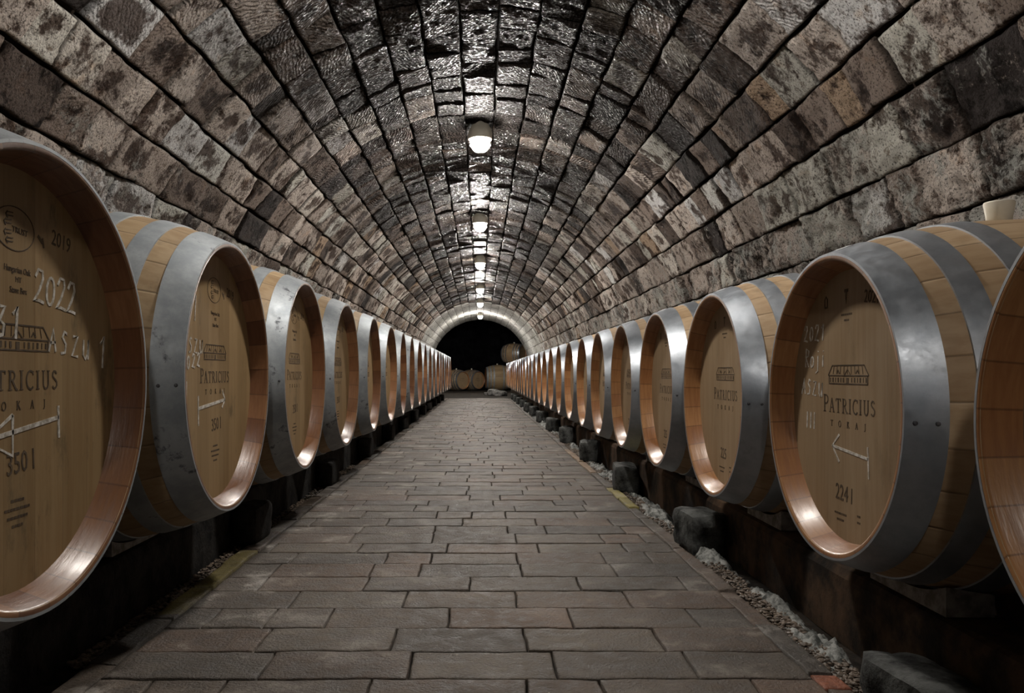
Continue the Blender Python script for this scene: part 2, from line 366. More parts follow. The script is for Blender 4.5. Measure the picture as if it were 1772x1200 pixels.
def build_shell(name, courses, side, ceiling):
    V = []; F = []; T = []; P = []; W = []; U = []; base = 0
    for ci, (s0, s1) in enumerate(courses):            # s0 > s1 (high to low)
        smid = (s0 + s1) / 2; th = max(0, smid) / R / (PI/2)   # 1 at the crown
        y = Y0 + random.uniform(-.2, 0)
        while y < Y_END:
            pale = y > Y_PALE
            L = random.choice([.17, .21, .25, .29, .34]) * random.uniform(.9, 1.1)
            if th < .35: L *= 1.25
            if y + L > Y_END - .08: L = Y_END - y
            y0, y1 = y, y + L
            if y < Y_PALE < y1 and y1 - Y_PALE < .3: y1 = Y_PALE; L = y1 - y0
            if L < .03: y = y1 + .001; continue
            y = y1
            ym = (y0 + y1) / 2
            if 1.4 < ym < 4.6: q = 22
            elif 4.6 <= ym < 9: q = 12
            elif ym >= 18: q = 5
            else: q = 7
            qa = q
            # grid denser at the rims
            gs = random.uniform(.006, .0115) if not pale else .003     # joint widths
            gy = random.uniform(.002, .006) if not pale else .002
            if smid < .62: gs *= .45; gy *= .5
            w_s = (s0 - s1) - gs; w_y = L - gy
            A, B = np.meshgrid(rim_t(w_s, q, ym), rim_t(w_y, q, ym), indexing='ij'); a = A.ravel(); b = B.ravel()
            qa, qb = A.shape[0]-1, A.shape[1]-1
            # crooked corners
            c = [random.uniform(-.012, .012) for _ in range(4)]; k = .5 if not pale else .2
            ds = k * (c[0]*(1-b) + c[1]*b) * (1-a) + k * (c[2]*(1-b) + c[3]*b) * a
            c = [random.uniform(-.016, .016) for _ in range(2)]
            s = s1 + gs/2 + a * w_s + ds
            yy = y0 + gy/2 + b * w_y + k * (c[0] + c[1]*a) * np.minimum(1, 1)
            q3 = np.stack([s*side + 40, yy, np.zeros_like(s)], 1)
            warp = fbm(q3 * 9, 3, 5) * .008; warp2 = fbm(q3 * 9 + 50, 3, 9) * .008
            s = s + warp * (0 if pale else 1); yy = yy + warp2 * (0 if pale else 1)
            es = np.minimum(a, 1-a) * w_s; ey = np.minimum(b, 1-b) * w_y
            e = np.minimum(es, ey)
            rim = 1 - np.sqrt(np.clip(1-(1-np.clip(e/.011,0,1))**2,0,1))
            lift = random.uniform(-.010, .012) * (.3 if pale else 1)
            tl = random.uniform(-.010, .010) * (.3 if pale else 1); tl2 = random.uniform(-.008, .008) * (.3 if pale else 1)
            rough_amp = (.010 if th > .3 else .030 if smid < .5 else .020) * (.5 if pale else 1)
            d = lift + tl*(a-.5)*2 + tl2*(b-.5)*2 + fbm(q3 * 14 + 7, 4, 21, .6) * rough_amp
            d = d + rim * .014 * (.35 if pale else 1)
            d = np.where(e <= 1e-6, .05, d)
            pts = place(s, yy, d, side)
            n = qb + 1
            idx = (np.arange(qa)[:, None] * n + np.arange(qb)[None, :]).ravel()
            f = np.stack([idx, idx + 1, idx + n + 1, idx + n], 1)
            if side > 0: f = f[:, ::-1]
            V.append(pts); F.append(f + base); base += len(pts)
            # colour of this stone
            if pale:
                g = random.uniform(.66, .80); col = (g, g*1.0, g*.95)
            else:
                wts = [wt for _, wt in PAL]
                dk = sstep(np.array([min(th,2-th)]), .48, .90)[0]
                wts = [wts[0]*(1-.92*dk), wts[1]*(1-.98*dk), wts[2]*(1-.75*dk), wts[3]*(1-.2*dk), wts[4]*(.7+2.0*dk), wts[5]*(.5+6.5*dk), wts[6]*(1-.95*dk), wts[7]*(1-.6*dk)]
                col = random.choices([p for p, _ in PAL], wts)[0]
                jv = random.uniform(.85, 1.15); col = tuple(min(.7, ch*jv) for ch in col)
            rid = random.random()
            sg = random.choice([-1, 1, 1, .3]) * random.uniform(.3, 1)
            halo = .5 + .5*sg*(1 - 2*np.clip(e/.07, 0, 1)) if not pale else np.full(len(pts), .8)
            T.append(np.column_stack([np.tile(col, (len(pts), 1)), halo]))
            mould = float(np.interp(smid, [-.7, .25, .6, 1.0, 1.5], [.8, 1.0, .72, .35, .12])) if not pale else .35
            P.append(np.stack([np.full(len(pts), rid), rim, np.full(len(pts), mould * random.uniform(.8, 1.1))], 1))
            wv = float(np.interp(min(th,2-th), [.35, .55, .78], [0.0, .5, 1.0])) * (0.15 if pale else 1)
            W.append(np.full(len(pts), wv)); U.append(np.stack([s, yy], 1))
    return np.concatenate(V), np.concatenate(F), np.concatenate(T), np.concatenate(P), np.concatenate(W), np.concatenate(U)
er, el = side_edges(right_m), side_edges(left_m)
CUT = 9                                                 # courses above this index belong to the ceiling
sr = [(er[i], er[i+1]) for i in range(len(er)-1)]; sl = [(el[i], el[i+1]) for i in range(len(el)-1)]
crown_s0 = R*PI/2 + (R*PI/2 - el[0]); crown = [(crown_s0, er[0])]
# place() handles s beyond the crown too (angle > 90 deg), so the crown course is one strip
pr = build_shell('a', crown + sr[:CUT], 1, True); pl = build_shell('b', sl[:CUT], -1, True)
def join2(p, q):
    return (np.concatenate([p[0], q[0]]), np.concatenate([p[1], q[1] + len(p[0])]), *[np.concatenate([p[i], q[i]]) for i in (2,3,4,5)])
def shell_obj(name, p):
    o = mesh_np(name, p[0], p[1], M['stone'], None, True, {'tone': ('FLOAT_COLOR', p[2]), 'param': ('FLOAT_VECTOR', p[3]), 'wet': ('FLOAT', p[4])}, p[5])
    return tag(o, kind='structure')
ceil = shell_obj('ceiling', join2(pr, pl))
wr = shell_obj('wall_right', build_shell('c', sr[CUT:], 1, False))
wl = shell_obj('wall_left', build_shell('d', sl[CUT:], -1, False))
# joint bed behind the stones
def arch_strip(name, r, y0, y1, mat, segs=48, thick=.08):
    pts = []
    prof = [(-r, 0.0)] + [(-r*math.cos(PI*i/segs), ZC + r*math.sin(PI*i/segs)) for i in range(segs+1)] + [(r, 0.0)]
    mb = MB(); vs = []
    for yv in (y0, y1):
        vs += [(x, yv, z) for x, z in prof]
    n = len(prof); mb.add(vs, [(i, i+1, n+i+1, n+i) for i in range(n-1)])
    r2 = r + thick; vs = []
    prof2 = [(-r2, 0.0)] + [(-r2*math.cos(PI*i/segs), ZC + r2*math.sin(PI*i/segs)) for i in range(segs+1)] + [(r2, 0.0)]
    b = len(mb.v)
    for yv in (y0, y1): mb.v += [(x, yv, z) for x, z in prof2]
    mb.f += [(b+i, b+n+i, b+n+i+1, b+i+1) for i in range(n-1)]
    mb.f += [(i, b+i, b+i+1, i+1) for i in range(n-1)] + [(n+i, n+i+1, b+n+i+1, b+n+i) for i in range(n-1)]
    return mb.build(name, mat)
tag(arch_strip('trim_1', R + .042, Y0 - .2, Y_END, M['mortar']), kind='structure')
mb = MB(); mb.box(-R-.3, R+.3, Y0-.3, Y0-.1, -.05, 2.5); tag(mb.build('wall_back', M['mortar']), kind='structure')
# dark chamber beyond the arch
mb = MB(); mb.box(-4.6, 4.6, 33, 33.2, 0, 3.6); tag(mb.build('wall_far', M['near_black']), kind='structure')
mb = MB(); mb.box(-4.8, -4.6, 25.0, 33.2, 0, 3.6); tag(mb.build('wall_left_chamber', M['near_black']), kind='structure')
mb = MB(); mb.box(4.6, 4.8, 25.0, 33.2, 0, 3.6); tag(mb.build('wall_right_chamber', M['near_black']), kind='structure')
mb = MB(); mb.box(-4.8, 4.8, 25.3, 33.2, 3.6, 3.8); tag(mb.build('ceiling_chamber', M['near_black']), kind='structure')
mb = MB(); segs = 40; r = R + .12                        # wall around the arch mouth
inner = [(-r, 0)] + [(-r*math.cos(PI*i/segs), ZC + r*math.sin(PI*i/segs)) for i in range(segs+1)] + [(r, 0)]
outer = []
for x, z in inner:
    dx, dz = x, z - ZC
    if z == 0: outer.append((math.copysign(4.6, x), 0)); continue
    t = min(4.6/abs(dx) if abs(dx) > 1e-6 else 1e9, (3.6-ZC)/dz if dz > 1e-6 else 1e9); outer.append((dx*t, ZC + dz*t))
n = len(inner)
for yv in (25.2, 25.5): mb.v += [(x, yv, z) for x, z in inner] + [(x, yv, z) for x, z in outer]
for i in range(n-1):
    mb.f += [(i, n+i, n+i+1, i+1), (2*n+i, 2*n+i+1, 3*n+i+1, 3*n+i), (i, i+1, 2*n+i+1, 2*n+i)]
tag(mb.build('wall_arch', M['near_black']), kind='structure')

# ------------------------------------------------------------------ ground, path, kerbs
XL, XR = -.72, .632
def brick_mesh(rects, q_near, zt=0.0):
    V=[];F=[];T=[];P=[];base=0
    for (x0,x1,y0,y1,col,salt,ht) in rects:
        q = q_near if y0 < 4.5 else max(3, q_near//2)
        qx = q*2 if (x1-x0) > (y1-y0) else q; qy = q if (x1-x0) > (y1-y0) else q*2
        qq = (x1-x0, y1-y0); e_ = np.array([0,.0012,.004]); t = np.concatenate([e_/qq[0], np.linspace(.012/qq[0],1-.012/qq[0],qx), 1-e_[::-1]/qq[0]]) if qq[0]>.03 else np.linspace(0,1,qx+1); u = np.concatenate([e_/qq[1], np.linspace(.012/qq[1],1-.012/qq[1],qy), 1-e_[::-1]/qq[1]]) if qq[1]>.03 else np.linspace(0,1,qy+1); qx=len(t)-1; qy=len(u)-1; A,B = np.meshgrid(t,u,indexing='ij'); a=A.ravel(); b=B.ravel()
        g = random.uniform(.0004,.0018)
        x = x0+g+a*(x1-x0-2*g); y = y0+g+b*(y1-y0-2*g)
        q3 = np.stack([x+9, y, np.zeros_like(x)],1)
        ex = np.minimum(a,1-a)*(x1-x0); ey = np.minimum(b,1-b)*(y1-y0); e = np.minimum(ex,ey)
        x = x + fbm(q3*14,3,3)*.0035; y = y + fbm(q3*14+31,3,4)*.0035
        rim = 1-np.sqrt(np.clip(1-(1-np.clip(e/.0045,0,1))**2,0,1))
        z = ht + random.uniform(-.002,.002)*(a-.5) + random.uniform(-.002,.002)*(b-.5) + fbm(q3*22,3,8)*.0022 - rim*.004
        z = np.where(e<=1e-6, ht-.03, z)
        n = qy+1; idx = (np.arange(qx)[:,None]*n + np.arange(qy)[None,:]).ravel()
        F.append(np.stack([idx, idx+n, idx+n+1, idx+1],1)+base); V.append(np.stack([x,y,z+zt],1)); base += len(x)
        T.append(np.tile([*col,1.0],(len(x),1))); P.append(np.stack([np.full(len(x),random.random()), rim, np.full(len(x),salt)],1))
    return np.concatenate(V),np.concatenate(F),np.concatenate(T),np.concatenate(P)
def brick_obj(name, rects, q):
    v,f,t,p = brick_mesh(rects,q)
    return mesh_np(name, v, f, M['brick'], None, True, {'tone':('FLOAT_COLOR',t),'param':('FLOAT_VECTOR',p)})
BP = [tuple(c*.68*f for c,f in zip(t_,(1.10,1.0,.90))) for t_ in [(.135,.112,.092),(.12,.104,.090),(.150,.118,.096),(.108,.096,.084),(.145,.128,.108),(.165,.122,.096),(.10,.092,.084),(.13,.115,.10)]]
rects = []; y = -.6
while y < 17.75:
    D = random.uniform(.138,.160); x = XL - random.uniform(0,.26)
    wob = random.uniform(-.0015,.0015)
    while x < XR-.005:
        L = random.choice([.27,.285,.285,.29,.30,.14]) ; x1 = x+L
        a0, a1 = max(x,XL), min(x1,XR)
        if XR-a1 < .05: a1 = XR; x1 = XR
        if a1-a0 > .03:
            c = random.choice(BP); j = random.uniform(.85,1.15)
            salt = float(np.interp((a0+a1)/2, [XL,XL+.3,0,.4,XR],[.9,.45,.15,.2,.5]))
            rects.append((a0,a1,y+wob,y+D+wob,tuple(k*j for k in c),salt,random.uniform(-.0015,.0015)))
        x = x1
    y += D
o = brick_obj('floor', rects, 6); tag(o, kind='structure')
def kerb(name, x0, x1, special, dark=1.0):
    rects=[]; y=-.6
    while y < 17.75:
        L = random.uniform(.24,.30); col = random.choice(BP); col = tuple(k*.9*dark for k in col)
        for (a,b,cc) in special:
            if y < a < y+L-.001: L = max(.03, a-y)
            elif a <= y+.002 and y < b-.002: col = cc; L = min(L, b-y)
        rects.append((x0+random.uniform(-.004,.004),x1+random.uniform(-.006,.006),y,min(y+L,17.8),col,.5,random.uniform(-.002,.004))); y += L
    tag(brick_obj(name, rects, 5), kind='structure')
kerb('trim_2', XR+.002, XR+.047, [(1.46,1.53,(.30,.10,.05)),(3.4,4.0,(.30,.25,.06)),(4.6,6.0,(.26,.17,.10))])
kerb('trim_3', XL-.062, XL-.002, [(1.9,2.6,(.17,.14,.05))])
mb = MB(); nx, ny = 60, 200
xs = np.linspace(-1.72,1.72,nx+1); ys = np.linspace(-4.8,33.2,ny+1); X,Y = np.meshgrid(xs,ys,indexing='ij')
Z = -.022 + fbm(np.stack([X.ravel()*6+5,Y.ravel()*6,X.ravel()*0],1),3,2)*.006
idx = (np.arange(nx)[:,None]*(ny+1)+np.arange(ny)[None,:]).ravel(); f = np.stack([idx,idx+ny+1,idx+ny+2,idx+1],1)
tag(mesh_np('floor_earth', np.stack([X.ravel(),Y.ravel(),Z],1), f, M['soil']), kind='structure')
mb = MB(); mb.box(-4.8,4.8,25.2,33.2,-.10,-.03); tag(mb.build('floor_chamber', M['soil']), kind='structure')

# gravel and salt crust beside the path
def pebbles(name, label, x0, x1, y0, y1, n, smin, smax):
    base_v = []; ico = [(0,0,1)]
    for k in range(5): a=2*PI*k/5; ico.append((.89*math.cos(a),.89*math.sin(a),.45))
    for k in range(5): a=2*PI*(k+.5)/5; ico.append((.89*math.cos(a),.89*math.sin(a),-.45))
    ico.append((0,0,-1)); ico = np.array(ico)
    fc = [(0,1+k,1+(k+1)%5) for k in range(5)] + [(1+k,6+k,1+(k+1)%5) for k in range(5)] + [(1+(k+1)%5,6+k,6+(k+1)%5) for k in range(5)] + [(11,6+(k+1)%5,6+k) for k in range(5)]
    fc = np.array(fc); V=[];F=[]
    for i in range(n):
        t = rng.random()**1.6; yy = y0+(y1-y0)*t; xx = rng.uniform(x0,x1); s = rng.uniform(smin,smax)
        v = ico*rng.uniform(.7,1.25,(12,1))*np.array([s*rng.uniform(.8,1.4),s*rng.uniform(.8,1.4),s*.6])
        a = rng.uniform(0,2*PI); ca,sa=math.cos(a),math.sin(a); v = np.stack([v[:,0]*ca-v[:,1]*sa, v[:,0]*sa+v[:,1]*ca, v[:,2]],1)
        V.append(v+np.array([xx,yy,-.014+rng.uniform(0,.010)])); F.append(fc+12*i)
    tag(mesh_np(name,np.concatenate(V),np.concatenate(F),M['pebble'],smooth=False), label, 'gravel', kind='stuff')
pebbles('gravel', 'brown gravel strip between the kerb and the right-hand rail', .682, .74, 1.0, 8.0, 5200, .003, .0075)
pebbles('gravel', 'small patches of dark gravel beside the left kerb', -.828, -.785, 1.6, 5.0, 1500, .003, .0075)
def crust(name, label, xc, wdt, y0, y1, dens):
    nx, ny = 26, int((y1-y0)/.011); xs = np.linspace(-1,1,nx+1); ys = np.linspace(y0,y1,ny+1)
    X,Y = np.meshgrid(xs,ys,indexing='ij'); X=X.ravel();Y=Y.ravel()
    wx = xc + X*wdt*.5 + fbm(np.stack([Y*5,Y*0,Y*0],1),3,6)*.02
    m = fbm(np.stack([wx*12,Y*4,Y*0],1),4,12,.6)
    h = (m+dens)*.06 - np.abs(X)**2*.035 + fbm(np.stack([wx*60,Y*60,Y*0],1),3,14,.7)*.018
    Z = np.clip(h,-.03,.035)-.012
    idx = (np.arange(nx)[:,None]*(ny+1)+np.arange(ny)[None,:]).ravel(); f = np.stack([idx,idx+ny+1,idx+ny+2,idx+1],1)
    tag(mesh_np(name,np.stack([wx,Y,Z],1),f,M['crust']), label, 'salt crust', kind='stuff')
crust('salt_crust', 'fluffy grey-white salt crust along the foot of the right-hand rail', .735, .11, 1.1, 17.6, .10)

# ------------------------------------------------------------------ lettering
def strip(mb, pts, wd, x=0.0, th=.0006):
    """thin raised stroke on the head: pts are (u, v); local x of the face, u runs to local -y"""
    n = len(pts); L=[]
    for i in range(n):
        a = pts[max(i-1,0)]; b = pts[min(i+1,n-1)]; dx,dy = b[0]-a[0], b[1]-a[1]; l = math.hypot(dx,dy) or 1
        nx_,ny_ = -dy/l, dx/l; w_ = wd[i] if isinstance(wd,(list,tuple)) else wd
        L.append(((pts[i][0]+nx_*w_/2, pts[i][1]+ny_*w_/2),(pts[i][0]-nx_*w_/2, pts[i][1]-ny_*w_/2)))
    vs=[]
    for (p,q) in L:
        vs += [(x-th,-p[0],p[1]),(x-th,-q[0],q[1]),(x+.0004,-p[0],p[1]),(x+.0004,-q[0],q[1])]
    fs=[]
    for i in range(n-1):
        b=4*i; fs += [(b,b+1,b+5,b+4),(b+2,b+6,b+7,b+3),(b,b+4,b+6,b+2),(b+1,b+3,b+7,b+5)]
    fs += [(0,2,3,1),(4*n-4,4*n-3,4*n-1,4*n-2)]
    mb.add(vs,fs)
def arc(cx,cy,rx,ry,a0,a1,n=10):
    return [(cx+rx*math.cos(math.radians(a0+(a1-a0)*i/n)), cy+ry*math.sin(math.radians(a0+(a1-a0)*i/n))) for i in range(n+1)]
SER = {   # serif capitals in a unit-high box: strokes (points, width), advance
 'P':([([(.2,0),(.2,1)],.14),([(.05,.02),(.36,.02)],.05),([(.05,.98),(.3,.98)],.05),([(.2,.96)]+arc(.38,.72,.24,.24,90,-90)+[(.2,.48)],.08)],.68),
 'A':([([(.12,0),(.42,1)],.06),([(.42,1),(.74,0)],.14),([(.22,.34),(.62,.34)],.05),([(0,.02),(.24,.02)],.05),([(.6,.02),(.88,.02)],.05)],.88),
 'T':([([(.4,0),(.4,1)],.14),([(.24,.02),(.56,.02)],.05),([(.04,.96),(.76,.96)],.07),([(.05,.98),(.05,.78)],.05),([(.75,.98),(.75,.78)],.05)],.82),
 'R':([([(.2,0),(.2,1)],.14),([(.05,.02),(.36,.02)],.05),([(.05,.98),(.3,.98)],.05),([(.2,.96)]+arc(.38,.73,.22,.23,90,-90)+[(.2,.5)],.08),([(.38,.5),(.72,.02),(.84,.02)],.12)],.84),
 'I':([([(.2,0),(.2,1)],.14),([(.05,.02),(.36,.02)],.05),([(.05,.98),(.36,.98)],.05)],.42),
 'C':([(arc(.45,.5,.36,.48,48,312,18),.10),([(.70,.98),(.70,.74)],.05)],.78),
 'U':([([(.18,1),(.18,.35)]+arc(.42,.32,.24,.30,180,360)+[(.66,.4),(.66,1)],.10),([(.04,.98),(.32,.98)],.05),([(.54,.98),(.8,.98)],.05)],.84),
 'S':([([(.52,.82),(.42,.95),(.26,.97),(.13,.86),(.13,.70),(.24,.58),(.42,.48),(.54,.36),(.54,.18),(.42,.05),(.24,.03),(.1,.14)],.11)],.64),
 'O':([(arc(.45,.5,.37,.47,0,360,22),.10)],.90),
 'K':([([(.2,0),(.2,1)],.14),([(.05,.02),(.36,.02)],.05),([(.05,.98),(.36,.98)],.05),([(.24,.42),(.66,.98)],.06),([(.36,.56),(.76,.02),(.86,.02)],.12)],.86),
 'J':([([(.26,1),(.26,.1),(.16,-.12),(.02,-.14)],.12),([(.1,.98),(.42,.98)],.05)],.46),
}
def word_serif(mb, text, u, v, h, gap, x, first=1.0, center=True, tilt=0.0):
    hs = [h*(first if i==0 else 1) for i in range(len(text))]
    tot = sum(SER[c][1]*hh for c,hh in zip(text,hs)) + gap*(len(text)-1)
    cu = u-tot/2 if center else u
    for c,hh in zip(text,hs):
        for pts,wd in SER[c][0]:
            strip(mb, [(cu+p[0]*hh, v+p[1]*hh+(cu-u)*tilt) for p in pts], wd*hh, x)
        cu += SER[c][1]*hh+gap
HAND = { # chalk hand
 '2':[[(.05,.75),(.2,.98),(.45,.95),(.5,.72),(.3,.35),(.02,.02),(.3,.06),(.62,.0)]], '0':[arc(.3,.45,.24,.42,80,440,14)], '1':[[(.1,.75),(.35,1.0),(.33,0)]],
 '3':[[(.05,.95),(.5,.95),(.25,.55),(.5,.4),(.45,.1),(.05,.02)]], 'A':[[(0,0),(.3,1),(.6,0)],[(.08,.38),(.55,.42)]],
 'S':[[(.5,.9),(.25,1),(.1,.75),(.45,.45),(.4,.08),(.02,.05)]], 'Z':[[(.05,.92),(.5,.95),(.02,.05),(.6,.02)]],
 'U':[[(.05,.9),(.08,.2),(.3,.02),(.5,.25),(.55,.9),(.58,0)]], 'I':[[(.2,1),(.22,0)]], 'R':[[(.1,0),(.12,1),(.5,.85),(.45,.6),(.12,.5),(.55,0)]],
 'o':[arc(.25,.28,.2,.26,0,360,12)], 'j':[[(.25,.6),(.28,-.2),(.02,-.3)],[(.26,.8),(.27,.84)]], 'i':[[(.15,.6),(.17,.02)],[(.16,.8),(.17,.85)]],
 '4':[[(.3,1),(.02,.4),(.55,.4)],[(.4,.65),(.4,0)]], '5':[[(.5,.98),(.1,.95),(.1,.6),(.45,.55),(.45,.1),(.02,.05)]], ' ':[]}
def chalk_word(mb, text, u, v, h, adv, x, tilt=0.0, wd=.0035, lean=0.1):
    cu=u
    for c in text:
        for pts in HAND[c]:
            strip(mb,[(cu+(p[0]+p[1]*lean)*h*.9, v+p[1]*h+(cu-u)*tilt) for p in pts], wd, x, .0008)
        cu += adv
TXT = {}
def text_mesh(s, size):
    key=(s,size)
    if key in TXT: return TXT[key]
    cu = bpy.data.curves.new('t','FONT'); cu.body=s; cu.size=size; cu.align_x='CENTER'; cu.align_y='CENTER'; cu.extrude=.0003; cu.resolution_u=2
    ob = bpy.data.objects.new('t',cu); COL.objects.link(ob); dg = bpy.context.evaluated_depsgraph_get(); me = bpy.data.meshes.new_from_object(ob.evaluated_get(dg))
    vs=[tuple(v.co) for v in me.vertices]; fs=[tuple(p.vertices) for p in me.polygons]
    bpy.data.objects.remove(ob); bpy.data.curves.remove(cu); bpy.data.meshes.remove(me); TXT[key]=(vs,fs); return TXT[key]
def put_text(mb, s, u, v, size, x, rot=0.0, sx=1.0):
    vs,fs = text_mesh(s,size); c_,s_=math.cos(rot),math.sin(rot)
    mb.add([(x-.0003-a[2], -(u+(a[0]*sx*c_-a[1]*s_)), v+a[0]*sx*s_+a[1]*c_) for a in vs],[f[::-1] for f in fs])
def house(mb, u, v, s, x):
    w_=.0022*s/1.0
    Ls=[[(-.08,0),(.08,0)],[(-.08,0),(-.08,.016)],[(.08,0),(.08,.016)],[(-.084,.016),(.084,.016)],[(-.084,.016),(-.066,.036)],[(.084,.016),(.066,.036)],
        [(-.066,.036),(.066,.036)],[(-.014,.016),(0,.028),(.014,.016)],[(-.045,.020),(-.04,.027),(-.035,.020)],[(.035,.020),(.04,.027),(.045,.020)]]
    for l in Ls: strip(mb,[(u+a*s,v+b*s) for a,b in l],w_,x)
    for k in range(14):
        a=-.074+k*.0114; 
        if abs(a)<.008: continue
        strip(mb,[(u+a*s,v+.003*s),(u+a*s,v+.012*s)],.0045*s if k%2 else .0025*s,x)
    strip(mb,[(u,v),(u,v+.012*s)],.009*s,x)
    for k in range(9):       # roof hatching
        strip(mb,[(u+(-.062+k*.0155)*s,v+.019*s),(u+(-.058+k*.0145)*s,v+.034*s)],.0011*s,x)
def dashes(mb, u, v, lines, x, step=.012):
    for k,l in enumerate(lines):
        cu = -l/2
        while cu < l/2:
            w_ = random.uniform(.004,.009); strip(mb,[(u+cu,v-k*step),(u+min(cu+w_,l/2),v-k*step)],.0038,x,.0004); cu += w_+.0018
def stamp_common(out, x, vol, year, old, logo):
    mb=out('winery_name'); word_serif(mb,'PATRICIUS',0,-.015,.028,.0042,x,1.25)
    mb=out('region_name'); word_serif(mb,'TOKAJ',0,-.043,.0125,.024,x)
    mb=out('house_emblem'); house(mb,0,.042,1.0,x)
    mb=out('volume_number')
    put_text(mb,vol,.008 if old else -.015,-.120 if old else -.172,.044,x,.05 if old else -.04,.82)
    mb=out('year_number'); put_text(mb,year,.118 if old else .095,.215 if old else .20,.034,x,-.12,.85)
    mb=out('cooper_logo')
    if logo=='oval':
        strip(mb,arc(-.007,.214,.049,.031,0,360,36),.0014,x)
        for (a0,b0) in ((-.024,.232),(-.028,.221),(-.028,.207),(-.024,.196)):
            strip(mb,[(a0,b0+.004),(a0-.004,b0),(a0,b0-.005)],.0022,x)
            for q in range(2): strip(mb,[(a0,b0+.003-q*.005),(a0+.013,b0+.004-q*.005)],.0014,x)
        put_text(mb,'TRUST',.006,.212,.012,x,-.05,1.1)
        strip(mb,[(.052,.214),(.064,.205)],.005,x); strip(mb,[(.064,.212),(.068,.198)],.004,x)
        mb=out('oak_note'); put_text(mb,'Hungarian Oak',0,.156,.0125,x,-.03,.85); put_text(mb,'MT',.002,.142,.0115,x); put_text(mb,'Stave Box',.002,.127,.0125,x,0,.85)
        mb=out('small_print'); dashes(mb,.0,-.172,[.032,.062,.050,.028],x)
    else:
        strip(mb,[(-.01,.222),(-.006,.200),(-.002,.222)],[.001,.007,.001],x); strip(mb,[(-.013,.222),(.002,.222)],.006,x)
        strip(mb,[(-.100,.196),(-.100,.212),(-.094,.218),(-.088,.212),(-.088,.196),(-.100,.196)],.003,x)
        mb=out('oak_note'); dashes(mb,-.004,.176,[.045,.02],x,.011); mb=out('small_print'); dashes(mb,-.03,-.212,[.05,.03],x); dashes(mb,.045,-.205,[.012,.012],x)

